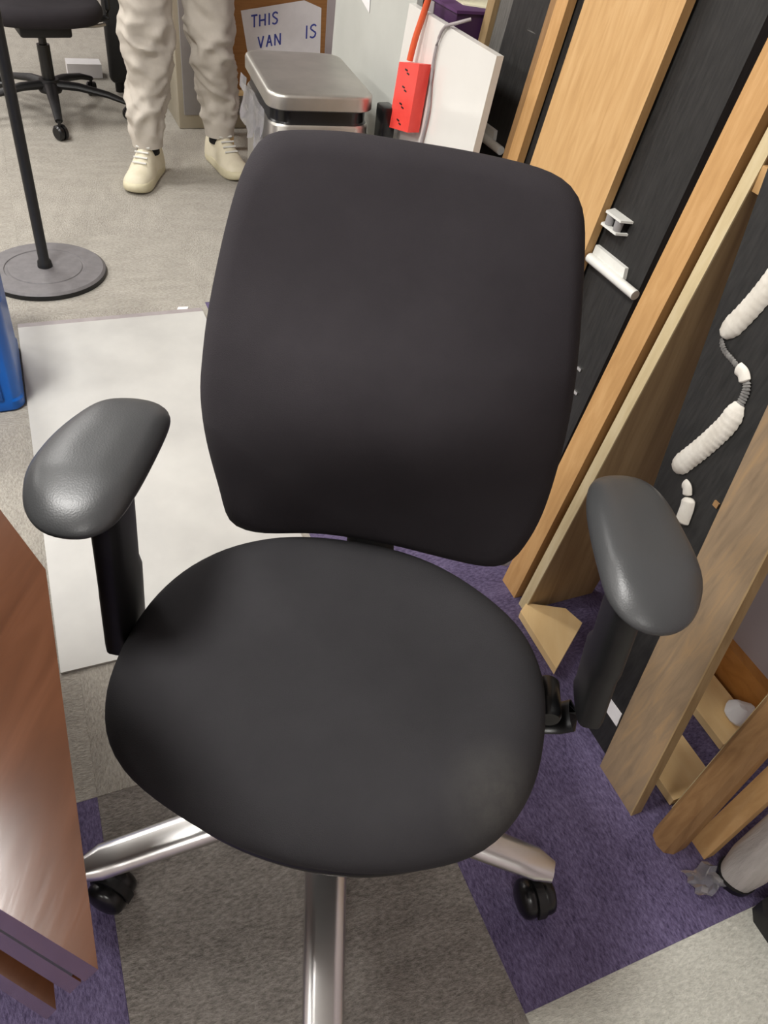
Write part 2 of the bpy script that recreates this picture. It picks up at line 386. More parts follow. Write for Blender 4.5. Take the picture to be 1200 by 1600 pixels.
tag(finish(bm, 'height_knob', M['grey_cord'], chair), 'pale grey knob at the backrest foot')
# arms
PADL = [(-0.267, 0.193), (-0.259, 0.163), (-0.258, 0.056), (-0.268, 0.003), (-0.292, -0.017), (-0.33, -0.016), (-0.355, 0.004), (-0.369, 0.03), (-0.378, 0.069), (-0.372, 0.128), (-0.351, 0.186), (-0.327, 0.203), (-0.29, 0.207)]
PADR = [(0.234, 0.186), (0.254, 0.2), (0.293, 0.203), (0.318, 0.169), (0.332, 0.109), (0.339, 0.063), (0.334, 0.026), (0.317, -0.007), (0.292, -0.024), (0.261, -0.022), (0.239, 0.002), (0.23, 0.04), (0.225, 0.095), (0.225, 0.148)]
for s, pad, top, foot in ((-1, PADL, (-0.283, 0.045), (-0.296, 0.05)), (1, PADR, (0.262, 0.035), (0.288, 0.05))):
    bm = B()
    rings = []
    for z, (cx, cy), hx, hy in ((0.40, foot, 0.0165, 0.038), (0.41, foot, 0.0165, 0.038), (0.50, ((top[0]+foot[0])/2-0.0*s, (top[1]+foot[1])/2), 0.0165, 0.038), (0.52, ((top[0]*.55+foot[0]*.45), top[1]), 0.0155, 0.035), (0.632, top, 0.0155, 0.035)):
        ring = []
        for k in range(24):
            t = 2*PI*k/24; c_, s_ = math.cos(t), math.sin(t)
            ring.append(Vector((cx+hx*math.copysign(abs(c_)**0.5, c_), cy+hy*math.copysign(abs(s_)**0.5, s_), z)))
        rings.append(ring)
    loft(bm, rings)
    post = finish(bm, 'armrest', M['black_plastic'], chair)
    bm = B(); cushion(bm, pad, lambda x, y, k: 0.652+0.012*(1-(1-min(1, k*1.3))**2)-0.010*max(0, (-y+0.05)/0.08), lambda x, y, k: 0.626-0.006*max(0, (-y+0.05)/0.08), 0.024, n=72, steps=6, inner=8)
    finish(bm, 'arm_pad', M['pad_vinyl'], post, angle=80)
    # arm arm: flat bracket that turns under the seat
    bm = B(); pts = [(foot[0], foot[1], 0.42), (foot[0], foot[1], 0.385), (foot[0]-0.02*s, foot[1], 0.358), (foot[0]-0.07*s, foot[1], 0.35), (0.06*s, foot[1], 0.35)]
    tube(bm, catmull(pts, 16, False), [(0.024, 0.0075)]*16, 12); finish(bm, 'arm_bracket', M['black_gloss'], post)
    bm = B()
    mt = Matrix.Translation((foot[0]-0.045*s, foot[1]+0.005, 0.383)) @ Matrix.Rotation(PI/2, 4, 'X')
    lathe(bm, [(0, -0.03), (0.013, -0.03), (0.016, -0.026), (0.016, 0.022), (0.013, 0.028), (0, 0.028)], 20, mtx=mt); finish(bm, 'clamp_knob', M['black_gloss'], post)
# star base
ANG0 = math.radians(-81.6); BO = Vector((-0.021, 0.027, 0))
bm = B(); lathe(bm, [(0, 0.075), (0.045, 0.075), (0.052, 0.085), (0.05, 0.118), (0.045, 0.14), (0.032, 0.152), (0, 0.152)], 32, c=tuple(BO)); finish(bm, 'base_hub', M['chrome'], chair)
for k in range(5):
    an = ANG0 + k*2*PI/5
    d = Vector((math.cos(an), math.sin(an), 0)); sd = Vector((-d.y, d.x, 0))
    bm = B(); rings = []
    for i in range(13):
        t = i/12; r = 0.03+t*0.318; z = 0.130-0.036*t - 0.006*max(0, t-0.92)/0.08
        hw = 0.0305-0.006*t; hh = 0.018-0.004*t
        if t > 0.92: hw *= 1-0.35*(t-0.92)/0.08
        ring = []
        for q in range(20):
            th = 2*PI*q/20; c_, s_ = math.cos(th), math.sin(th)
            zz = s_*hh if s_ > 0 else s_*hh*0.7
            gr = -0.0022*math.exp(-(c_/0.16)**2) if s_ > 0 else 0     # shallow groove along the top
            ring.append(BO+d*r+sd*hw*math.copysign(abs(c_)**0.8, c_)+Vector((0, 0, z+zz+gr)))
        rings.append(ring)
    loft(bm, rings); leg = finish(bm, 'base_leg', M['chrome'], chair, angle=60)
    tip = BO+d*0.330
    sw = (math.radians(-60), math.radians(-70), 0.8, 2.0, math.radians(-15))[k]
    cd = Vector((math.cos(sw), math.sin(sw), 0)); cs = Vector((-cd.y, cd.x, 0)); cc = tip+cd*0.018
    bm = B(); lathe(bm, [(0, 0.045), (0.008, 0.045), (0.008, 0.078), (0.012, 0.079), (0.012, 0.086), (0, 0.086)], 16, c=(tip.x, tip.y, 0))
    rings = []                                                        # hood: a curved strap over the gap between the wheels
    for q in range(13):
        th = math.radians(-10+q*17); ring = []
        for (sx, rr) in ((-0.0065, 0.026), (-0.0065, 0.0315), (0.0065, 0.0315), (0.0065, 0.026)):
            ring.append(cc+cs*sx+cd*(math.cos(th)*rr)+Vector((0, 0, 0.0285+math.sin(th)*rr)))
        rings.append(ring)
    loft(bm, rings); finish(bm, 'caster_hood', M['black_plastic'], leg)
    for s in (-1, 1):
        bm = B(); mt = Matrix.Translation(cc+cs*(0.007*s)+Vector((0, 0, 0.0285))) @ Matrix(((cd.x, cs.x*s, 0, 0), (cd.y, cs.y*s, 0, 0), (0, 0, 1, 0), (0, 0, 0, 1))) @ Matrix.Rotation(-PI/2, 4, 'X')
        lathe(bm, [(0, 0), (0.0275, 0), (0.0285, 0.003), (0.0285, 0.010), (0.0265, 0.015), (0.021, 0.0185), (0.011, 0.021), (0, 0.0215)], 28, mtx=mt)
        finish(bm, 'caster_wheel', M['black_gloss'], leg)
# ------------------------------------------------------------------ desk corner at lower left
desk = thing('desk', (-0.62, 0.18, 0), 'glossy dark brown wooden desk with a chamfered corner, left of the office chair', 'desk')
TOP = [(-0.323, 0.445), (-0.259, 0.388), (-0.115, 0.121), (-0.179, 0.143), (-0.95, 0.405), (-0.80, 0.85)]
DL = Vector((0.62, -0.18, 0))
def inset(poly, d):
    n = len(poly); out = []
    for i in range(n):
        p0, p1, p2 = Vector(poly[i-1]), Vector(poly[i]), Vector(poly[(i+1) % n])
        e1 = (p1-p0).normalized(); e2 = (p2-p1).normalized()
        n1 = Vector((e1.y, -e1.x)); n2 = Vector((e2.y, -e2.x))
        b = (n1+n2).normalized(); out.append(p1+b*(d/max(0.35, b.dot(n1))))
    return [(p.x, p.y) for p in out]
TOP = [(-0.323, 0.445), (-0.259, 0.388), (-0.115, 0.121), (-0.95, 0.405), (-0.80, 0.87)]
def side_inset(d):      # only the two edges that face the chair move in; the front edge stays flush
    e = inset(TOP, d); f = Vector(TOP[2]); g = (Vector(TOP[3])-f).normalized()
    c2 = f+g*(d/0.683)
    return [(TOP[0][0]-d*0.8, TOP[0][1]-d*0.9+d*0.0), e[1], (c2.x, c2.y), TOP[3], TOP[4]]
def dz(name, z1, d1, z0, d0, mm, bev=0.002):
    bm = B(); loft(bm, [[Vector((x+DL.x, y+DL.y, z0)) for x, y in side_inset(d0)], [Vector((x+DL.x, y+DL.y, z1)) for x, y in side_inset(d1)]])
    return finish(bm, name, mm, desk, bev=bev)
dz('tabletop', 0.72, 0.0, 0.667, 0.013, M['desk_wood'], 0.003)
dz('shadow_gap', 0.667, 0.019, 0.658, 0.021, M['black_plastic'], 0)
dz('apron', 0.658, 0.016, 0.60, 0.030, M['desk_wood'])
bm = B(); prism(bm, [(x+DL.x, y+DL.y) for x, y in inset(TOP, 0.09)], 0.50, 0.60); finish(bm, 'recess', M['black_plastic'], desk, smooth=False)
dz('lower_rail', 0.50, 0.053, 0.42, 0.072, M['desk_wood'])
bm = B(); prism(bm, [(x+DL.x, y+DL.y) for x, y in inset(TOP, 0.15)], 0.0, 0.42); finish(bm, 'pedestal', M['desk_wood'], desk, bev=0.003)

# ------------------------------------------------------------------ things leaning on the right wall
def lean_pt(a, o, z, t, sk, az=0.0): return wf(o-t*z, a+sk*z, z)
def board_bm(bm, a0, a1, o, t, H, th, sk=0.0, z0=0.0, yaw=0.0):
    """board leaning on the wall: foot from a0 to a1 at o, rising H with lean t and sideways skew sk, th thick towards the wall"""
    p = []
    for z in (z0, H):
        p += [(a0, 0, z), (a1, 0, z), (a1, th, z), (a0, th, z)]
    pts = []
    for (a, d, z) in p:
        oo = o+yaw*(a-(a0+a1)/2)
        pts.append(lean_pt(a, oo-d, z, t, sk))
    return hexa(bm, pts)
def board(name, a0, a1, o, t, H, th, mm, label, cat='board', sk=0.0, bev=0.0015, yaw=0.0, parent=None, group=None, z0=0.0):
    base = wf(o, (a0+a1)/2, 0)
    bm = B(); board_bm(bm, a0, a1, o, t, H, th, sk, z0, yaw)
    Rm = Matrix.Rotation(-WROT, 4, 'Z')
    for v in bm.verts: v.co = Rm @ (v.co-base)
    ob = finish(bm, name, mm, None, bev=bev, loc=base, rot=(0, 0, WROT))
    if label: tag(ob, label, cat, group)
    return ob
def local_child(name, bm, mm, root, label=None, **kw):
    """mesh given in world coordinates, made a child of a thing"""
    top = root
    while top.parent: top = top.parent
    loc = Vector(top.location); Rm = Matrix.Rotation(-top.rotation_euler.z, 4, 'Z')
    for v in bm.verts: v.co = Rm @ (v.co-loc)
    ob = finish(bm, name, mm, root, **kw)
    if label: ob['label'] = label
    return ob
def world_thing(name, bm, mm, loc, label, cat, rotz=0.0, group=None, **kw):
    loc = Vector(loc); Rm = Matrix.Rotation(-rotz, 4, 'Z')
    for v in bm.verts: v.co = Rm @ (v.co-loc)
    return tag(finish(bm, name, mm, None, loc=loc, rot=(0, 0, rotz), **kw), label, cat, group)

# big black panel with white rods
p1o, p1t = 0.2, 0.12
panel = thing('leaning_board', wf(p1o, 1.3), 'wide black wooden panel with two white rods, behind the office chair backrest', 'panel', WROT)
bm = B(); board_bm(bm, 0.965, 1.63, p1o, p1t, 1.55, 0.018); local_child('board', bm, M['black_board'], panel, bev=0.001)
def p1pt(a, z, d=0.0): return wf(p1o-p1t*z+d, a, z)
for (a0, a1, z) in ((1.638, 1.495, 0.662), (1.104, 0.957, 0.607)):
    bm = B(); tube(bm, [p1pt(a0+(a1-a0)*i/8, z, 0.011) for i in range(9)], 0.009, 12)
    rod = local_child('rod', bm, M['white_plastic'], panel, 'white plastic rod')
    bm = B(); q = [p1pt(a0, z, 0.0), p1pt(a0+(a1-a0)*0.68, z, 0.0)]
    hexa(bm, [p1pt(a0, z+0.005, 0.0), p1pt(a0+(a1-a0)*0.68, z+0.005, 0.0), p1pt(a0+(a1-a0)*0.68, z+0.005, 0.008), p1pt(a0, z+0.005, 0.008),
              p1pt(a0, z+0.024, 0.0), p1pt(a0+(a1-a0)*0.64, z+0.024, 0.0), p1pt(a0+(a1-a0)*0.64, z+0.024, 0.008), p1pt(a0, z+0.024, 0.008)])
    local_child('rod_flange', bm, M['white_plastic'], rod)
bm = B()
for z in (0.673, 0.695):
    hexa(bm, [p1pt(1.045, z, 0), p1pt(1.104, z, 0), p1pt(1.098, z, 0.022), p1pt(1.052, z, 0.022), p1pt(1.045, z+0.004, 0), p1pt(1.104, z+0.004, 0), p1pt(1.098, z+0.004, 0.022), p1pt(1.052, z+0.004, 0.022)])
br = local_child('roller_bracket', bm, M['white_plastic'], panel, 'white bracket with two dark rollers')
bm = B(); hexa(bm, [p1pt(1.05, 0.677, 0), p1pt(1.101, 0.677, 0), p1pt(1.099, 0.677, 0.012), p1pt(1.052, 0.677, 0.012), p1pt(1.05, 0.695, 0), p1pt(1.101, 0.695, 0), p1pt(1.099, 0.695, 0.012), p1pt(1.052, 0.695, 0.012)])
local_child('bracket_core', bm, M['black_gloss'], br)
for a in (1.062, 1.088):
    bm = B(); lathe(bm, [(0, 0), (0.009, 0), (0.009, 0.017), (0, 0.017)], 14, c=tuple(p1pt(a, 0.6775, 0.012))); local_child('roller', bm, M['grey_metal'], br)
for (a, z) in ((1.024, 0.415), (1.007, 0.372)):
    bm = B(); hexa(bm, [p1pt(a, z, 0), p1pt(a-0.012, z, 0), p1pt(a-0.012, z, 0.003), p1pt(a, z, 0.003), p1pt(a, z+0.006, 0), p1pt(a-0.012, z+0.006, 0), p1pt(a-0.012, z+0.006, 0.003), p1pt(a, z+0.006, 0.003)])
    local_child('staple', bm, M['chrome'], panel, 'small shiny staple')
board('grey_sheet', 1.632, 1.70, 0.17, 0.1, 1.5, 0.01, M['grey_strip'], 'thin dark grey strip leaning at the far edge of the wide black panel', 'board')
board('wooden_batten', 1.705, 1.735, 0.18, 0.1, 1.45, 0.018, M['wood_olive'], 'thin tan batten between the purple box and the grey strip', 'board')
board('narrow_board', 1.41, 1.447, p1o+0.022, p1t, 1.60, 0.018, M['wood_honey'], 'narrow brown board on the black panel, left of the widest tan board', 'board')
board('narrow_board', 1.4485, 1.478, p1o+0.014, p1t, 1.58, 0.010, M['wood_brown'], 'narrow darker brown strip along the left edge of the narrow brown board', 'board')
board('wide_board', 1.108, 1.36, p1o+0.024, p1t, 1.70, 0.018, M['wood_tan'], 'widest tan wooden board, behind the top right corner of the backrest', 'board', z0=0.003)
# battens A and B
board('wooden_batten', 0.82, 0.872, 0.30, 0.14, 1.8, 0.05, M['wood_honey'], 'long honey coloured batten leaning right of the roller bracket, its wide face lit', 'board')
bB = thing('edge_board', wf(0.3, 0.79), 'olive brown board standing on edge beside the honey batten, pale front edge', 'board', WROT)
bm = B(); board_bm(bm, 0.783, 0.803, 0.295, 0.14, 1.0, 0.168); local_child('plank', bm, M['wood_olive'], bB, bev=0.001)
bm = B(); board_bm(bm, 0.782, 0.804, 0.298, 0.14, 1.0, 0.003); local_child('edge_strip', bm, M['wood_edge'], bB, 'pale edge strip', bev=0.0008)
# second black board with white glue
p2o, p2t, p2s = 0.318, 0.14, 0.225
b2 = thing('black_board', wf(p2o, 0.47), 'narrower black board with curling white glue, behind the right armrest', 'panel', WROT)
bm = B(); board_bm(bm, 0.395, 0.553, p2o, p2t, 1.35, 0.012, p2s); local_child('board', bm, M['black_board'], b2, bev=0.001)
def p2pt(a, z, d=0.0): return wf(p2o-p2t*z+d, a, z)
def bead(pts, rad, mm, name, flat=0.5, ridged=0.0):
    bm = B(); n = max(18, int(len(pts)*10)); c = catmull([p2pt(a, z, 0.002) for a, z in pts], n, False); rings = []
    for i, p in enumerate(c):
        t = i/(n-1); r = rad*min(1, 0.3+0.7*math.sqrt(min(1, t/0.12)))*min(1, 0.3+0.7*math.sqrt(min(1, (1-t)/0.10)))*(1+ridged*math.sin(i*2.1))
        d = (c[min(i+1, n-1)]-c[max(i-1, 0)]).normalized(); nn_ = -NX; x = d.cross(nn_).normalized()
        rings.append([p+x*r*math.cos(2*PI*k/10)+nn_*r*flat*math.sin(2*PI*k/10) for k in range(10)])
    loft(bm, rings); return local_child(name, bm, M[mm], b2)
bead([(0.684, 0.698), (0.672, 0.73), (0.662, 0.77), (0.655, 0.82), (0.650, 0.86)], 0.0165, 'glue_white', 'glue_bead', 0.5, 0.04)
bead([(0.683, 0.694), (0.668, 0.684), (0.645, 0.680), (0.628, 0.676)], 0.0045, 'glue_grey', 'glue_trail', 0.4, 0.2)
bead([(0.636, 0.677), (0.622, 0.676), (0.612, 0.668)], 0.010, 'glue_white', 'glue_bead', 0.5)
bead([(0.612, 0.672), (0.603, 0.658), (0.600, 0.636)], 0.0065, 'glue_grey', 'glue_trail', 0.4, 0.2)
bead([(0.601, 0.642), (0.600, 0.611), (0.607, 0.58), (0.618, 0.545), (0.636, 0.497)], 0.0165, 'glue_white', 'glue_bead', 0.5, 0.05)
bead([(0.610, 0.493), (0.600, 0.492), (0.592, 0.482)], 0.009, 'glue_white', 'glue_bead', 0.5)
bead([(0.588, 0.482), (0.582, 0.470), (0.578, 0.455), (0.575, 0.442)], 0.013, 'glue_white', 'glue_bead', 0.5)
bm = B(); hexa(bm, [p2pt(0.510, 0.066, 0.0), p2pt(0.463, 0.066, 0.0), p2pt(0.463, 0.066, 0.0015), p2pt(0.510, 0.066, 0.0015), p2pt(0.516, 0.092, 0), p2pt(0.469, 0.094, 0), p2pt(0.469, 0.094, 0.0015), p2pt(0.516, 0.092, 0.0015)])
local_child('sticker', bm, M['paper'], b2, 'white paper sticker at the foot')
bm = B(); hexa(bm, [p2pt(0.549, 0.502, 0.0), p2pt(0.540, 0.502, 0.0), p2pt(0.540, 0.502, 0.003), p2pt(0.549, 0.502, 0.003), p2pt(0.550, 0.510, 0), p2pt(0.541, 0.510, 0), p2pt(0.541, 0.510, 0.003), p2pt(0.550, 0.510, 0.003)])
local_child('wood_chip', bm, M['wood_brown'], b2, 'bare brown chip')
bm = B(); box(bm, (0, 0, 0), (0.018, 0.03, 0.035)); world_thing  # (small tan block on the olive board)
for v in bm.verts: v.co = Matrix.Rotation(WROT, 3, 'Z') @ v.co + wf(0.163, 0.776, 0.875)
local_child('nailed_block', bm, M['wood_tan'], bB, 'small tan block nailed near the top', bev=0.001)
# plank C, D, E
plank_c = board('wooden_plank', 0.339, 0.433, 0.341, 0.14, 1.45, 0.02, M['wood_greybrown'], 'grey brown plank leaning in front of the glue streaked black board, right of the armrest', 'board', sk=0.175)
bm = B(); board_bm(bm, 0.3378, 0.3405, 0.3415, 0.14, 1.45, 0.021, 0.175)
local_child('edge_strip', bm, M['wood_olive'], plank_c, 'paler edge strip', bev=0.0005)
board('thin_board', 0.312, 0.327, 0.264, 0.2, 0.95, 0.035, M['wood_edge'], 'thin board with pale edge beside the flat pale slats', 'board', sk=0.06)
bm = B()
rings = []
for z in (0.0, 1.05):
    ring = []
    for (da, dd) in ((0.010, 0), (0.026, 0.004), (0.034, 0.014), (0.034, 0.038), (0.026, 0.050), (0.0, 0.054), (-0.010, 0.045), (-0.012, 0.018), (-0.004, 0.004)):
        ring.append(lean_pt(0.272+da, 0.330-dd, z, 0.2, 0.06))
    rings.append(ring)
loft(bm, rings); world_thing('rounded_plank', bm, M['wood_brown'], wf(0.3, 0.3), 'thick brown plank with rounded edges leaning right of the flat pale slats', 'board', WROT, angle=30)
board('wooden_batten', 0.236, 0.270, 0.268, 0.2, 1.0, 0.02, M['wood_tan'], 'tan batten leaning beside the grey roll at the lower right', 'board', sk=0.015)
# grey roll with clear film round its foot
roll = thing('fabric_roll', wf(0.24, 0.2), 'grey white roll leaning at the right edge beside the tan batten', 'roll', WROT)
bm = B(); rings = []
for i in range(25):
    z = 0.012+0.9*i/24; c = lean_pt(0.196, 0.238, z, 0.2, 0.01); ring = []
    for k in range(28):
        t = 2*PI*k/28; r = 0.033*(1+0.10*noise.noise(Vector((math.cos(t)*1.5, math.sin(t)*1.5, z*4)))+0.03*math.sin(3*t+z*9))
        if i == 0: r *= 0.85
        ring.append(c+NX*r*math.cos(t)+AX*r*math.sin(t))
    rings.append(ring)
loft(bm, rings); local_child('cloth', bm, M['roll_fabric'], roll)
bm = B(); c = lean_pt(0.196, 0.238, 0, 0.2, 0.01); lathe(bm, [(0, 0.0), (0.03, 0.0), (0.031, 0.012), (0, 0.012)], 24, c=tuple(c)); local_child('end_cap', bm, M['black_gloss'], roll, 'dark end cap')
bm = B()
G_ = [[None]*8 for _ in range(6)]
for i in range(6):
    for j in range(8):
        o_, a_ = 0.268+0.011*i, 0.187+0.006*j
        G_[i][j] = bm.verts.new(wf(o_+0.004*math.sin(j*2.1), a_+0.004*math.sin(i*1.7), 0.006+0.014*abs(noise.noise(Vector((i*0.9, j*0.7, 3))))+0.004))
for i in range(5):
    for j in range(7): bm.faces.new((G_[i][j], G_[i+1][j], G_[i+1][j+1], G_[i][j+1]))
bmesh.ops.solidify(bm, geom=bm.faces[:], thickness=0.0008)
world_thing('plastic_film', bm, M['clear_film'], wf(0.29, 0.22), 'crumpled clear plastic film on the purple carpet at the foot of the grey roll', 'film', WROT, angle=20)
# pale slats lying on the floor
def slat(o0, o1, a0, a1, z, th, label):
    bm = B(); wbox(bm, o0, o1, a0, a1, z, z+th)
    return world_thing('flat_slat', bm, M['wood_pale'], wf((o0+o1)/2, (a0+a1)/2, z), label, 'board', WROT, bev=0.0015)
slat(0.170, 0.266, 0.331, 0.45, 0.002, 0.018, 'pale wooden slat flat on the carpet between plank and rounded plank, nearest of the pair')
slat(0.022, 0.108, 0.388, 0.55, 0.002, 0.018, 'pale wooden slat flat on the carpet near the orange baseboard, farther of the pair')
bm = B(); prism(bm, [(0.305, 1.035), (0.371, 0.905), (0.432, 1.03), (0.400, 1.062), (0.318, 1.06)], 0.002, 0.02)
world_thing('flat_slat', bm, M['wood_pale'], (0.37, 1.0, 0.002), 'pale wooden piece on the carpet between the seat and the right armrest post', 'board', bev=0.0015)
bm = B(); lathe(bm, [(0, 0), (0.02, 0.0), (0.027, 0.012), (0.022, 0.026), (0.01, 0.034), (0, 0.035)], 18)
for v in bm.verts: v.co = v.co*(1+0.25*noise.noise(v.co*60)) + wf(0.045, 0.425, 0.022); v.co.z = max(v.co.z, 0.0205)
world_thing('crumpled_cloth', bm, M['paper'], wf(0.045, 0.42), 'crumpled white paper wad by the orange baseboard behind the slats', 'paper', WROT, angle=50)
bm = B(); bz = [(0.16, 0.155), (0.244, 0.148), (0.256, 0.132), (0.256, 0.05), (0.16, 0.03)]
prism(bm, [tuple(wf(o, a).xy) for o, a in bz], 0.0, 0.035)
world_thing('furniture_foot', bm, M['black_plastic'], wf(0.21, 0.1), 'black furniture foot on the pale carpet at the right edge', 'furniture foot', WROT, bev=0.006)

# ------------------------------------------------------------------ white board, power strip, purple box, grey panel
fo, ft = 0.268, 0.08
board('white_board', 1.47, 1.90, fo, ft, 0.848, 0.016, M['white_laminate'], 'glossy white laminate board leaning behind the red power strip', 'board', bev=0.001)
def fpt(a, z, d=0.0): return wf(fo-ft*z+d, a, z)
ps = thing('power_strip', fpt(1.77, 0.64, 0.03), 'red power strip hanging on an orange cord in front of the white board', 'power strip', WROT)
bm = B(); U_ = (fpt(1.715, 0.775, 0.03)-fpt(1.70, 0.63, 0.03)).normalized()
hexa(bm, [fpt(1.822, 0.606, 0.006), fpt(1.715, 0.628, 0.006), fpt(1.715, 0.628, 0.035), fpt(1.822, 0.606, 0.035), fpt(1.826, 0.746, 0.006), fpt(1.722, 0.768, 0.006), fpt(1.722, 0.768, 0.035), fpt(1.826, 0.746, 0.035)])
local_child('housing', bm, M['red_plastic'], ps, bev=0.005, segs=3)
for f in (0.12, 0.37, 0.62, 0.87):
    bm = B(); c = fpt(1.769+f*0.006, 0.617+0.14*f, 0.0352)
    for dz_ in (-0.006, 0.006):
        g = box(bm, (0, 0, 0), (0.002, 0.012, 0.003), Matrix.Translation(c+AX*dz_+Vector((0, 0, dz_*0.4))) @ Matrix.Rotation(WROT, 4, 'Z'))
    local_child('socket_slot', bm, M['black_plastic'], ps, 'dark socket slots')
bm = B(); tube(bm, catmull([fpt(1.80, 0.755, 0.022), fpt(1.80, 0.80, 0.018), fpt(1.797, 0.852, 0.010), fpt(1.793, 0.90, 0.006), fpt(1.785, 1.06, 0.0)], 24, False), 0.0075, 10)
local_child('cord', bm, M['orange_cord'], ps, 'orange cord')
bm = B(); tube(bm, catmull([fpt(1.655, 0.87, -0.03), fpt(1.668, 0.858, 0.0), fpt(1.70, 0.842, 0.006), fpt(1.715, 0.80, 0.006), fpt(1.708, 0.74, 0.006), fpt(1.690, 0.68, 0.006), fpt(1.694, 0.60, 0.006), fpt(1.70, 0.45, 0.006), fpt(1.70, 0.3, 0.01)], 40, False), 0.0035, 10)
world_thing('grey_cable', bm, M['grey_cord'], fpt(1.70, 0.3, 0.02), 'thin grey cable hanging over the white board beside the red power strip', 'cable', WROT)
bm = B(); box(bm, (0, 0, 0), (0.035, 0.05, 0.08), Matrix.Translation(wf(0.256, 1.842, 0.61)) @ Matrix.Rotation(WROT, 4, 'Z'))
local_child('plug', bm, M['black_gloss'], ps, 'black plug block', bev=0.006)
px = thing('purple_box', wf(0.09, 1.93), 'purple box standing behind the white board, cream paper on top', 'box', WROT)
bm = B(); wbox(bm, 0.0, 0.155, 1.745, 2.1, 0.0, 0.862)
local_child('carton', bm, M['purple_dark'], px, bev=0.003)
bm = B(); wbox(bm, -0.002, 0.158, 1.742, 2.1, 0.862, 0.868); local_child('lid', bm, M['purple_board'], px, 'lighter purple lid', bev=0.002)
bm = B(); wbox(bm, 0.1555, 0.1575, 1.86, 1.885, 0.3, 0.86); local_child('tape', bm, M['grey_cord'], px, 'greyish tape strip')
bm = B(); prism(bm, [tuple(wf(o, a).xy) for o, a in ((0.115, 1.80), (0.03, 1.755), (0.005, 1.80), (0.01, 1.98), (0.10, 1.98))], 0.868, 0.871)
world_thing('cream_paper', bm, M['cream_paper'], wf(0.07, 1.87, 0.868), 'cream paper sheet lying on the purple box', 'paper', WROT, smooth=False)
board('tall_grey_board', 1.905, 2.44, 0.205, 0.03, 1.25, 0.015, M['grey_panel'], 'pale grey panel standing behind the steel bin, left of the white board', 'panel', bev=0.003)
bm = B(); gp = lambda a, z, d=0.0: wf(0.2065-0.03*z+d, a, z)
hexa(bm, [gp(2.29, 0.80, 0.0), gp(2.18, 0.77, 0.0), gp(2.18, 0.77, 0.001), gp(2.29, 0.80, 0.001), gp(2.34, 0.93, 0), gp(2.20, 0.93, 0), gp(2.20, 0.93, 0.001), gp(2.34, 0.93, 0.001)])
world_thing('paper_scrap', bm, M['paper'], gp(2.25, 0.85, 0), 'white paper scrap stuck on the pale grey panel', 'paper', WROT, smooth=False)

# ------------------------------------------------------------------ steel bin
bn = thing('pedal_bin', wf(0.400, 2.025), 'rectangular stainless steel pedal bin with lid, behind the office chair', 'bin', WROT-0.0925)
def rrect(hx, hy, r, n=8):
    p = []
    for (cx, cy, a0) in ((hx-r, hy-r, 0), (-hx+r, hy-r, PI/2), (-hx+r, -hy+r, PI), (hx-r, -hy+r, 1.5*PI)):
        for i in range(n+1): t = a0+PI/2*i/n; p.append((cx+r*math.cos(t), cy+r*math.sin(t)))
    return p
def rings(bm, spec):
    loft(bm, [[Vector((x, y, z)) for x, y in rrect(hx, hy, r)] for hx, hy, r, z in spec])
bm = B(); rings(bm, [(0.122, 0.18, 0.045, 0.03), (0.124, 0.183, 0.045, 0.04), (0.124, 0.183, 0.045, 0.597), (0.121, 0.18, 0.045, 0.602)]); finish(bm, 'body', M['steel'], bn)
bm = B(); rings(bm, [(0.12, 0.178, 0.045, 0.0), (0.127, 0.187, 0.045, 0.0), (0.127, 0.187, 0.045, 0.03)]); finish(bm, 'foot_rim', M['black_plastic'], bn)
bm = B(); rings(bm, [(0.120, 0.179, 0.045, 0.602), (0.117, 0.176, 0.045, 0.606), (0.117, 0.176, 0.045, 0.636)]); finish(bm, 'liner_rim', M['black_gloss'], bn)
bm = B(); rings(bm, [(0.124, 0.186, 0.045, 0.634), (0.128, 0.190, 0.045, 0.637), (0.128, 0.190, 0.045, 0.662), (0.1265, 0.1885, 0.0445, 0.6665), (0.123, 0.185, 0.043, 0.669), (0.115, 0.177, 0.04, 0.6705), (0.06, 0.11, 0.03, 0.673), (0.02, 0.04, 0.012, 0.6735)])
finish(bm, 'lid', M['steel'], bn, angle=50)
bm = B(); box(bm, (0.133, 0.05, 0.62), (0.018, 0.12, 0.04)); finish(bm, 'hinge', M['black_plastic'], bn, bev=0.004)
bm = B(); box(bm, (0, -0.195, 0.02), (0.07, 0.03, 0.012)); finish(bm, 'pedal', M['black_plastic'], bn, bev=0.003)
bm = B()
g1, g2 = 12, 7
vv = [[bm.verts.new((-0.132-0.022*abs(noise.noise(Vector((i*0.8, j*0.6, 1)))), -0.15+0.30*i/g1, 0.625-0.14*(j/g2)*(0.8+0.4*noise.noise(Vector((i*0.5, 0, 9)))))) for j in range(g2+1)] for i in range(g1+1)]
for i in range(g1):
    for j in range(g2): bm.faces.new((vv[i][j], vv[i+1][j], vv[i+1][j+1], vv[i][j+1]))
bmesh.ops.solidify(bm, geom=bm.faces[:], thickness=0.0008)
finish(bm, 'bin_liner', M['clear_film'], bn, angle=25).__setitem__('label', 'clear plastic liner hanging over the rim')

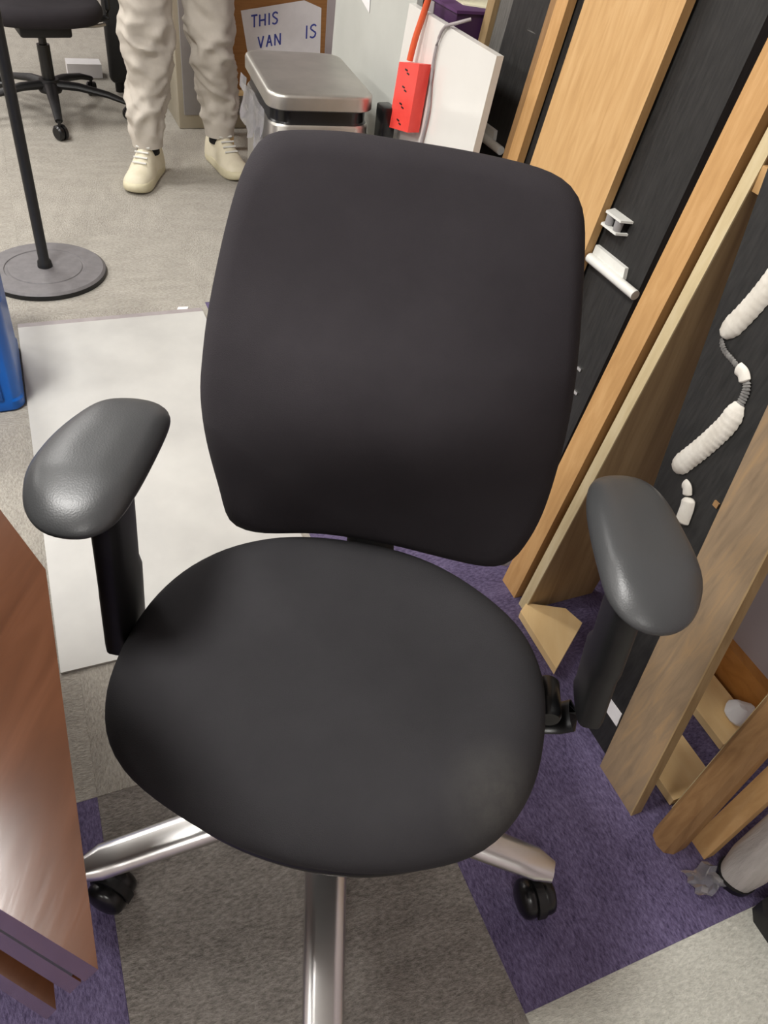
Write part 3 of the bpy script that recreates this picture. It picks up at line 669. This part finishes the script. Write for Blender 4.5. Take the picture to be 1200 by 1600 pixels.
# ------------------------------------------------------------------ carton with the sign, on a stool
CA = 3.4
stool = thing('wooden_stool', wf(0.105, CA+0.11), 'low wooden stool under the brown carton, behind the bin', 'stool', WROT)
bm = B(); box(bm, (0, 0, 0.228), (0.40, 0.22, 0.024)); finish(bm, 'stool_top', M['wood_pale'], stool, bev=0.004)
for sx in (-1, 1):
    for sy in (-1, 1):
        bm = B(); box(bm, (0.165*sx, 0.085*sy, 0.108), (0.035, 0.035, 0.216)); finish(bm, 'leg', M['wood_pale'], stool, bev=0.003)
carton = thing('cardboard_box', wf(0.108, CA+0.11, 0.241), 'brown cardboard box carrying a handwritten white sign, on the low stool', 'box', WROT)
bm = B(); box(bm, (0, 0.0, 0.2), (0.48, 0.22, 0.40)); finish(bm, 'carton', M['cardboard'], carton, bev=0.003)
bm = B(); box(bm, (0, -0.056, 0.402), (0.475, 0.105, 0.004)); box(bm, (0, 0.056, 0.402), (0.475, 0.105, 0.004)); finish(bm, 'flap', M['cardboard'], carton, smooth=False)
# sign
def sg(o, z, d=0.0): return wf(o, CA-0.002-d, z)
bm = B(); sp = [(0.218, 0.518), (-0.035, 0.562), (-0.107, 0.539), (-0.111, 0.36), (0.190, 0.36)]
lo = [bm.verts.new(sg(o, z, 0.0)) for o, z in sp]; hi = [bm.verts.new(sg(o, z, 0.0015)) for o, z in sp]
bm.faces.new(lo); bm.faces.new(hi)
for i in range(5): bm.faces.new((lo[i], lo[(i+1) % 5], hi[(i+1) % 5], hi[i]))
sign = world_thing('paper_sign', bm, M['paper'], sg(0.2, 0.48), 'white paper sign with blue handwriting on the brown cardboard box', 'sign', WROT, smooth=False)
GL = {'T': [[(0, 1), (0.7, 1)], [(0.35, 1), (0.35, 0)]], 'H': [[(0, 1), (0, 0)], [(0.6, 1), (0.6, 0)], [(0, 0.5), (0.6, 0.5)]], 'I': [[(0.1, 1), (0.1, 0)]],
      'S': [[(0.6, 0.85), (0.4, 1), (0.1, 0.92), (0.05, 0.7), (0.3, 0.53), (0.58, 0.35), (0.5, 0.08), (0.25, 0), (0, 0.12)]],
      'V': [[(0, 1), (0.3, 0), (0.6, 1)]], 'A': [[(0, 0), (0.3, 1), (0.6, 0)], [(0.12, 0.38), (0.48, 0.38)]], 'N': [[(0, 0), (0, 1), (0.6, 0), (0.6, 1)]]}
def write(txt, o, z, h, slope=0.17):
    x = 0.0
    for ch in txt:
        bm = B()
        for st in GL[ch]:
            pts = [(o-(x+px_)*h*0.9, z+slope*(x+px_)*h*0.9+py*h) for px_, py in st]
            for i in range(len(pts)-1):
                (o0, z0), (o1, z1) = pts[i], pts[i+1]; L = math.hypot(o1-o0, z1-z0); nx, nz = -(z1-z0)/L*0.003, (o1-o0)/L*0.003
                hexa(bm, [sg(o0+nx, z0+nz, 0.0013), sg(o1+nx, z1+nz, 0.0013), sg(o1-nx, z1-nz, 0.0013), sg(o0-nx, z0-nz, 0.0013), sg(o0+nx, z0+nz, 0.0022), sg(o1+nx, z1+nz, 0.0022), sg(o1-nx, z1-nz, 0.0022), sg(o0-nx, z0-nz, 0.0022)])
        local_child('letter', bm, M['blue_ink'], sign, smooth=False)
        x += {'I': 0.45}.get(ch, 0.95)
write('THIS', 0.178, 0.462, 0.040)
write('IS', -0.045, 0.430, 0.046)
write('VAN', 0.150, 0.392, 0.040)

# ------------------------------------------------------------------ grey cabinet behind the person
cab = thing('metal_cabinet', wf(0.28, 3.89), 'grey metal cabinet standing behind the person, near the cardboard box', 'cabinet', WROT)
bm = B(); box(bm, (0, 0, 0.38), (0.30, 0.42, 0.76)); finish(bm, 'carcass', M['cream_metal'], cab, bev=0.006)
bm = B(); box(bm, (0.01, -0.215, 0.40), (0.272, 0.012, 0.68)); door = finish(bm, 'door', M['grey_metal'], cab, bev=0.003)
bm = B(); box(bm, (-0.09, -0.226, 0.66), (0.02, 0.012, 0.09)); finish(bm, 'handle', M['steel'], door, bev=0.003)

# ------------------------------------------------------------------ floor stand with round base
st = thing('floor_stand', (-1.142, 2.122, 0), 'black pole stand on a round grey base plate, upper left', 'stand')
bm = B(); lathe(bm, [(0, 0.0), (0.172, 0.0), (0.175, 0.004), (0.175, 0.014), (0.168, 0.020), (0.118, 0.021), (0.116, 0.0185), (0.108, 0.0185), (0.106, 0.021), (0.03, 0.023), (0, 0.023)], 64); finish(bm, 'base_plate', M['stand_grey'], st, angle=30)
bm = B(); lathe(bm, [(0, 0.0), (0.176, 0.0), (0.177, 0.004), (0.176, 0.0135), (0, 0.0135)], 64); finish(bm, 'base_rim', M['black_plastic'], st)
bm = B(); lathe(bm, [(0, 0.022), (0.022, 0.022), (0.020, 0.04), (0.0155, 0.046), (0.0155, 0.75), (0.019, 0.755), (0.019, 0.80), (0.012, 0.805), (0.012, 1.35), (0, 1.35)], 24); finish(bm, 'pole', M['black_plastic'], st)
bm = B(); lathe(bm, [(0, 0), (0.02, 0.0), (0.022, 0.02), (0.014, 0.05), (0, 0.05)], 20, c=(0, 0, 1.35)); finish(bm, 'top_cap', M['black_plastic'], st)

# ------------------------------------------------------------------ white sheet on the floor, blue bin
bm = B(); wbox(bm, 0.674, 1.185, 0.899, 2.09, 0.0005, 0.0055)
sh = world_thing('floor_sheet', bm, M['white_sheet'], wf(0.93, 1.5), 'large white sheet lying flat on the carpet behind the left armrest', 'sheet', WROT, bev=0.002)
bm = B(); wbox(bm, 0.674, 1.185, 2.091, 2.112, 0.0005, 0.0045); local_child('edge_tape', bm, M['grey_cord'], sh, 'lilac grey edge tape', smooth=False)
bb_ = thing('blue_crate', (-1.197, 1.472, 0), 'bright blue plastic crate at the left edge, beside the white sheet', 'crate', WROT)
bm = B()
loft(bm, [[Vector((x, y, z)) for x, y in rrect(hx, hy, 0.03)] for hx, hy, z in ((0.245, 0.15, 0.0), (0.25, 0.155, 0.006), (0.251, 0.156, 0.028), (0.248, 0.153, 0.034), (0.250, 0.155, 0.30), (0.246, 0.151, 0.30), (0.236, 0.142, 0.04))])
finish(bm, 'crate_body', M['blue_plastic'], bb_, angle=30)
bm = B(); o_ = rrect(0.257, 0.162, 0.035); i_ = rrect(0.245, 0.15, 0.03)
loft(bm, [[Vector((x, y, 0.285)) for x, y in o_], [Vector((x, y, 0.315)) for x, y in o_], [Vector((x, y, 0.315)) for x, y in i_], [Vector((x, y, 0.285)) for x, y in i_], [Vector((x, y, 0.285)) for x, y in o_]], cap=False)
finish(bm, 'rim', M['blue_plastic'], bb_, angle=30)
for x in (-0.2, -0.1, 0.0, 0.1, 0.2):
    for s in (-1, 1):
        bm = B(); box(bm, (x, s*0.152, 0.16), (0.012, 0.012, 0.25), Matrix.Rotation(-0.06*s*0, 4, 'X')); finish(bm, 'rib', M['blue_plastic'], bb_, bev=0.002)

# ------------------------------------------------------------------ far black office chair
fc = thing('swivel_chair', (-1.70, 3.50, 0), 'black swivel chair with black five star base behind the pole stand', 'chair', math.radians(35))
bm = B(); lathe(bm, [(0, 0.09), (0.045, 0.09), (0.05, 0.1), (0.04, 0.14), (0, 0.14)], 24); finish(bm, 'base_hub', M['black_plastic'], fc)
bm = B(); lathe(bm, [(0, 0.13), (0.026, 0.13), (0.026, 0.27), (0.016, 0.27), (0.016, 0.33), (0, 0.33)], 20); finish(bm, 'gas_lift', M['black_gloss'], fc)
for k in range(5):
    an = math.radians(-62-35)+k*2*PI/5; d = Vector((math.cos(an), math.sin(an), 0))
    bm = B(); tube(bm, [d*0.02+Vector((0, 0, 0.12)), d*0.12+Vector((0, 0, 0.118)), d*0.24+Vector((0, 0, 0.098)), d*0.325+Vector((0, 0, 0.072))], [(0.027, 0.018), (0.024, 0.016), (0.019, 0.013), (0.015, 0.01)], 12)
    leg = finish(bm, 'base_leg', M['black_plastic'], fc)
    bm = B(); mt = Matrix.Translation(d*0.325+Vector((0, 0, 0.029))) @ Matrix.Rotation(an+0.6, 4, 'Z') @ Matrix.Rotation(PI/2, 4, 'X')
    lathe(bm, [(0, -0.022), (0.022, -0.022), (0.029, -0.016), (0.029, -0.004), (0.022, -0.003), (0.022, 0.003), (0.029, 0.004), (0.029, 0.016), (0.022, 0.022), (0, 0.022)], 20, mtx=mt)
    lathe(bm, [(0, 0.05), (0.007, 0.05), (0.007, 0.075), (0, 0.075)], 10, c=(d.x*0.325, d.y*0.325, 0)); finish(bm, 'caster', M['black_gloss'], leg)
so = [(0.25*math.copysign(abs(math.cos(t))**0.75, math.cos(t)), 0.24*math.copysign(abs(math.sin(t))**0.75, math.sin(t))) for t in [2*PI*i/20 for i in range(20)]]
bm = B(); cushion(bm, so, lambda x, y, k: 0.44, lambda x, y, k: 0.37, 0.03, n=48, steps=4, inner=4); finish(bm, 'seat', M['chair_fabric'], fc, angle=80)
bm = B(); box(bm, (0, 0, 0.345), (0.2, 0.26, 0.05)); finish(bm, 'tilt_mechanism', M['black_plastic'], fc, bev=0.01)
bm = B(); tube(bm, catmull([(0.10, 0.0, 0.335), (0.22, 0.02, 0.33), (0.27, 0.03, 0.335)], 8, False), 0.007, 8); finish(bm, 'lever', M['steel'], fc).__setitem__('label', 'metal height lever')
bo = [(0.23*math.copysign(abs(math.cos(t))**0.6, math.cos(t)), 0.28*math.copysign(abs(math.sin(t))**0.6, math.sin(t))) for t in [2*PI*i/20 for i in range(20)]]
bm = B(); cushion(bm, bo, lambda x, y, k: 0.03, lambda x, y, k: -0.03, 0.025, n=48, steps=4, inner=4, xf=lambda v: Vector((v.x, 0.27+v.y*0.16-v.z, 0.86+v.y))); finish(bm, 'backrest', M['chair_fabric'], fc, angle=80)
bm = B(); tube(bm, catmull([(0, 0.1, 0.355), (0, 0.24, 0.355), (0, 0.29, 0.46), (0, 0.325, 0.8)], 16, False), [(0.035, 0.01)]*16, 10); finish(bm, 'back_bracket', M['black_plastic'], fc)
for s in (-1, 1):
    bm = B(); tube(bm, catmull([(0.15*s, 0.02, 0.36), (0.27*s, 0.02, 0.36), (0.285*s, 0.02, 0.41), (0.285*s, 0.02, 0.66)], 14, False), [(0.02, 0.012)]*14, 10); ar = finish(bm, 'armrest', M['black_plastic'], fc)
    bm = B(); box(bm, (0.285*s, 0.0, 0.675), (0.075, 0.24, 0.03)); finish(bm, 'arm_pad', M['black_gloss'], ar, bev=0.012, segs=3)
# black equipment case standing behind it
cs_ = thing('black_case', (-1.55, 4.10, 0), 'tall black hard case standing between the swivel chair and the person', 'case', math.radians(20))
bm = B(); box(bm, (0, 0, 0.42), (0.22, 0.40, 0.76)); finish(bm, 'shell', M['black_plastic'], cs_, bev=0.03, segs=3)
for z in (0.25, 0.62):
    bm = B(); box(bm, (0, -0.205, z), (0.05, 0.02, 0.05)); finish(bm, 'latch', M['steel'], cs_, bev=0.003)
for sx in (-1, 1):
    for sy in (-1, 1):
        bm = B(); lathe(bm, [(0, 0.0), (0.02, 0.0), (0.02, 0.045), (0, 0.045)], 14, c=(0.07*sx, 0.15*sy, 0)); finish(bm, 'foot', M['black_gloss'], cs_)
bm = B(); box(bm, (0, 0, 0.815), (0.03, 0.2, 0.02)); finish(bm, 'handle', M['black_gloss'], cs_, bev=0.006)

# ------------------------------------------------------------------ the person (legs in view)
def skin_mesh(pts, edges, radii, root=0, sub=2):
    me = bpy.data.meshes.new('tmp'); me.from_pydata([tuple(p) for p in pts], edges, []); ob = bpy.data.objects.new('tmp', me); COL.objects.link(ob)
    md = ob.modifiers.new('skin', 'SKIN'); md.use_smooth_shade = True
    for i, r in enumerate(radii):
        sv = me.skin_vertices[0].data[i]; sv.radius = r if isinstance(r, tuple) else (r, r); sv.use_root = (i == root)
    sb = ob.modifiers.new('sub', 'SUBSURF'); sb.levels = sub; sb.render_levels = sub
    dg = bpy.context.evaluated_depsgraph_get(); dg.update()
    out = bpy.data.meshes.new_from_object(ob.evaluated_get(dg)); bpy.data.objects.remove(ob); return out
PR = Vector((-0.97, 3.07, 0))
per = thing('person', PR, 'person in light grey baggy sweatpants and cream trainers standing behind the chair', 'person')
fR, fL = Vector((-0.130, -0.09, 0)), Vector((0.085, 0.14, 0))          # right (picture left) and left ankles
hip = Vector((-0.01, 0.03, 0.93))
kR, kL = Vector((-0.108, -0.06, 0.50)), Vector((0.082, 0.08, 0.50))
hR, hL = hip+Vector((-0.095, -0.01, -0.02)), hip+Vector((0.095, 0.02, -0.02))
# body: one continuous surface
V = [hip, hip+Vector((0, 0.01, 0.14)), hip+Vector((0, 0.015, 0.30)), hip+Vector((0, 0.02, 0.46)), hip+Vector((0, 0.015, 0.56)), hip+Vector((0, -0.005, 0.63)), hip+Vector((0, -0.015, 0.71)), hip+Vector((0, -0.012, 0.80))]
E_ = [(i, i+1) for i in range(7)]; Rr = [(0.15, 0.11), (0.135, 0.10), (0.15, 0.105), (0.15, 0.10), 0.058, 0.055, (0.072, 0.088), (0.062, 0.075)]
def add(p, r, par): V.append(p); Rr.append(r); E_.append((par, len(V)-1)); return len(V)-1
for s, h_, k_, f_ in ((-1, hR, kR, fR), (1, hL, kL, fL)):
    i = add(h_+Vector((0, 0, -0.06)), 0.085, 0); i = add((h_+k_)/2, 0.068, i); i = add(k_, 0.048, i); i = add((k_+f_)/2+Vector((0, 0.012, 0.05)), 0.046, i); i = add(f_+Vector((0, 0, 0.10)), 0.036, i); i = add(f_+Vector((0, 0, 0.06)), 0.036, i)
    sh_ = hip+Vector((0.17*s, 0.02, 0.50)); j = add(sh_, 0.058, 3); j = add(sh_+Vector((0.045*s, 0.03, -0.15)), 0.045, j); j = add(sh_+Vector((0.065*s, 0.02, -0.29)), 0.038, j)
    j = add(sh_+Vector((0.06*s, -0.06, -0.42)), 0.033, j); j = add(sh_+Vector((0.055*s, -0.11, -0.52)), (0.026, 0.02), j); pal = add(sh_+Vector((0.053*s, -0.13, -0.58)), (0.034, 0.015), j)
    pv = V[pal]
    for q, (dx, ln) in enumerate(((-0.024, 0.068), (-0.008, 0.078), (0.008, 0.074), (0.024, 0.058))):
        a1 = add(pv+Vector((0.01*s, dx*1.0, -0.022)), 0.0095, pal); a2 = add(pv+Vector((0.0, dx*1.1, -0.022-ln*0.55)), 0.0085, a1); add(pv+Vector((-0.014*s, dx*1.1, -0.022-ln)), 0.007, a2)
    a1 = add(pv+Vector((-0.02*s, -0.03, 0.015)), 0.0105, pal); add(pv+Vector((-0.028*s, -0.045, -0.025)), 0.0085, a1)
me = skin_mesh(V, E_, Rr); me.materials.clear(); me.materials.append(M['skin']); body = link('body', me, per)
# face and hair
hd = hip+Vector((0, -0.014, 0.755))
for s in (-1, 1):
    bm = B(); g = bmesh.ops.create_uvsphere(bm, u_segments=12, v_segments=8, radius=0.012)
    for v in g['verts']: v.co += hd+Vector((0.032*s, -0.086, 0.0))
    finish(bm, 'eye', M['white_plastic'], body)
bm = B(); tube(bm, [hd+Vector((0, -0.088, 0.005)), hd+Vector((0, -0.104, -0.022)), hd+Vector((0, -0.108, -0.034)), hd+Vector((0, -0.09, -0.042))], [0.008, 0.012, 0.015, 0.008], 10); finish(bm, 'nose', M['skin'], body)
bm = B(); g = bmesh.ops.create_uvsphere(bm, u_segments=24, v_segments=16, radius=1.0)
for v in g['verts']:
    v.co = Vector((v.co.x*0.082, v.co.y*0.10, v.co.z*0.09))
    if v.co.y < -0.045 and v.co.z < 0.04: v.co.y = -0.045
    v.co += hd+Vector((0, 0.008, 0.045))
finish(bm, 'hair', M['hair'], per)
# sweatpants: one mesh, both baggy legs and the seat
bm = B()
loft(bm, [[hip+Vector((0.185*k_*math.cos(2*PI*q/40), 0.145*k_*math.sin(2*PI*q/40)+0.005, z)) for q in range(40)] for z, k_ in ((-0.10, 0.80), (-0.06, 0.97), (0.0, 1.02), (0.06, 1.0), (0.12, 0.96), (0.15, 0.93))])
for side, h_, k_, f_ in ((-1, hR, kR, fR), (1, hL, kL, fL)):
    ctl = [(h_+Vector((0, 0, 0.03)), 0.098), (h_+Vector((0, 0, -0.10)), 0.108), (h_*0.5+k_*0.5, 0.101), (k_+Vector((0, -0.008, 0.04)), 0.092), (k_+Vector((0, 0, -0.06)), 0.088), (k_*0.5+f_*0.5+Vector((0, 0.014, 0.05)), 0.084), (f_+Vector((0, 0.006, 0.225)), 0.087), (f_+Vector((0, 0.0, 0.165)), 0.088), (f_+Vector((0, 0, 0.135)), 0.080), (f_+Vector((0, 0, 0.118)), 0.056)]
    cp = catmull([c for c, r in ctl], 120, False); cr = catmull([Vector((r, 0, 0)) for c, r in ctl], 120, False)
    rr_ = []
    for i, c in enumerate(cp):
        z = c.z; ring = []
        a_ = 0.011*(0.65+0.75*math.exp(-((z-0.25)/0.10)**2)+0.7*math.exp(-((z-0.47)/0.08)**2))*min(1, max(0, (z-0.135)/0.05))*min(1, max(0, (0.9-z)/0.1))
        for q in range(48):
            th = 2*PI*q/48; cx, sx = math.cos(th), math.sin(th)
            w1 = noise.noise(Vector((cx*0.9+3.7*side, sx*0.9, z*9+0.5*math.sin(th+0.6)*side)))
            w2 = noise.noise(Vector((cx*1.1+7*side, sx*1.1+1.7, z*19-0.9*math.sin(th-0.9))))
            w3 = noise.noise(Vector((cx*2.2+2*side, sx*2.2, z*34)))
            r = cr[i].x + a_*((1-2.4*abs(w1))*0.9+(1-2.4*abs(w2))*0.8+0.35*w3-0.5)
            ring.append(c+Vector((r*cx, r*sx*1.04, 0)))
        rr_.append(ring)
    loft(bm, rr_)
finish(bm, 'sweatpants', M['pants'], per, angle=75)
# sweater
sv_, se, sr = [hip+Vector((0, 0.005, 0.06)), hip+Vector((0, 0.012, 0.2)), hip+Vector((0, 0.018, 0.38)), hip+Vector((0, 0.02, 0.47)), hip+Vector((0, 0.016, 0.545))], [(0, 1), (1, 2), (2, 3), (3, 4)], [(0.172, 0.135), (0.165, 0.13), (0.17, 0.125), (0.16, 0.115), 0.075]
for s in (-1, 1):
    sh_ = hip+Vector((0.17*s, 0.02, 0.50)); par = 3
    for p, r in ((sh_, 0.075), (sh_+Vector((0.045*s, 0.03, -0.15)), 0.06), (sh_+Vector((0.065*s, 0.02, -0.29)), 0.054), (sh_+Vector((0.06*s, -0.06, -0.42)), 0.048), (sh_+Vector((0.056*s, -0.10, -0.50)), 0.036)):
        sv_.append(p); sr.append(r); se.append((par, len(sv_)-1)); par = len(sv_)-1
me = skin_mesh(sv_, se, sr, 1, 3); me.materials.clear(); me.materials.append(M['sweater']); link('sweatshirt', me, per)
# shoes and socks
def shoe(ank, ang):
    d = Vector((math.cos(ang), math.sin(ang), 0)); sd = Vector((-d.y, d.x, 0))
    c = Vector((ank.x, ank.y, 0))
    outl = [(-0.085, 0.036), (-0.10, 0.0), (-0.085, -0.036), (-0.02, -0.040), (0.06, -0.048), (0.13, -0.054), (0.185, -0.042), (0.208, 0.0), (0.185, 0.044), (0.13, 0.054), (0.06, 0.046), (-0.02, 0.040)]
    bm = B(); cushion(bm, outl, lambda x, y, k: 0.040, lambda x, y, k: 0.002+0.012*max(0, (x-0.13)/0.08)**2, 0.008, n=48, steps=3, inner=3, xf=lambda v: c+d*v.x+sd*v.y+Vector((0, 0, v.z)))
    sole = None
    bm2 = B(); rr = []
    for i in range(17):
        t = i/16; x = -0.088+0.285*t
        hw = 0.040+0.012*math.exp(-((x-0.12)/0.07)**2); 
        if t > 0.85: hw *= math.sqrt(max(0.04, 1-((t-0.85)/0.155)**2))
        if t < 0.1: hw *= math.sqrt(max(0.15, 1-((0.1-t)/0.12)**2))
        top = 0.142 if x < 0.03 else 0.142-0.070*min(1, (x-0.03)/0.09) - 0.012*max(0, (x-0.12)/0.08)
        if t > 0.85: top -= 0.03*((t-0.85)/0.15)**2
        if t < 0.08: top -= 0.012
        ring = []
        for k in range(20):
            th = PI*k/19
            yy = math.cos(th); zz = math.sin(th)**0.7
            nar = 1-0.22*zz*(1 if x < 0.05 else 0.6)
            wr = 0.002*math.sin(x*170)*zz if 0.02 < x < 0.12 else 0
            ring.append(c+d*x+sd*(hw*yy*nar)+Vector((0, 0, 0.030+(top-0.030)*zz+wr)))
        rr.append(ring)
    loft(bm2, rr)
    up = finish(bm2, 'shoe', M['shoe_cream'], per, angle=70)
    finish(bm, 'sole', M['shoe_sole'], up, angle=60)
    bm = B()
    for i in range(6):
        x = 0.02+0.017*i; zt = 0.142 if x < 0.03 else 0.142-0.070*min(1, (x-0.03)/0.09)
        tube(bm, [c+d*x+sd*yy+Vector((0, 0, zt+0.003-0.25*abs(yy)*abs(yy)*20*0.02)) for yy in (-0.026, -0.013, 0, 0.013, 0.026)], 0.0035, 8)
    finish(bm, 'laces', M['white_plastic'], up)
    bm = B(); lathe(bm, [(0, 0.09), (0.042, 0.09), (0.042, 0.15), (0, 0.15)], 20, c=(c.x, c.y, 0)); finish(bm, 'sock', M['sock_black'], per)
shoe(fR, math.radians(-90)); shoe(fL, math.radians(-50))
bm = B(); wbox(bm, 0.66, 0.82, 4.42, 4.52, 0.0, 0.06)
world_thing('white_carton', bm, M['paper'], wf(0.76, 4.55), 'small white box on the carpet beyond the black swivel chair', 'box', WROT, bev=0.002)
# lint and scraps on the carpet
for (o_, a_, r_, lb) in ((0.729, 2.125, 0.5, 'tiny white paper scrap on the carpet beyond the white sheet'),):
    bm = B(); prism(bm, [(-0.016, -0.006), (0.014, -0.010), (0.020, 0.004), (-0.010, 0.008)], 0, 0.002)
    tag(finish(bm, 'paper_scrap', M['paper'], None, loc=wf(o_, a_, 0.0), rot=(0, 0, r_), smooth=False), lb, 'paper')
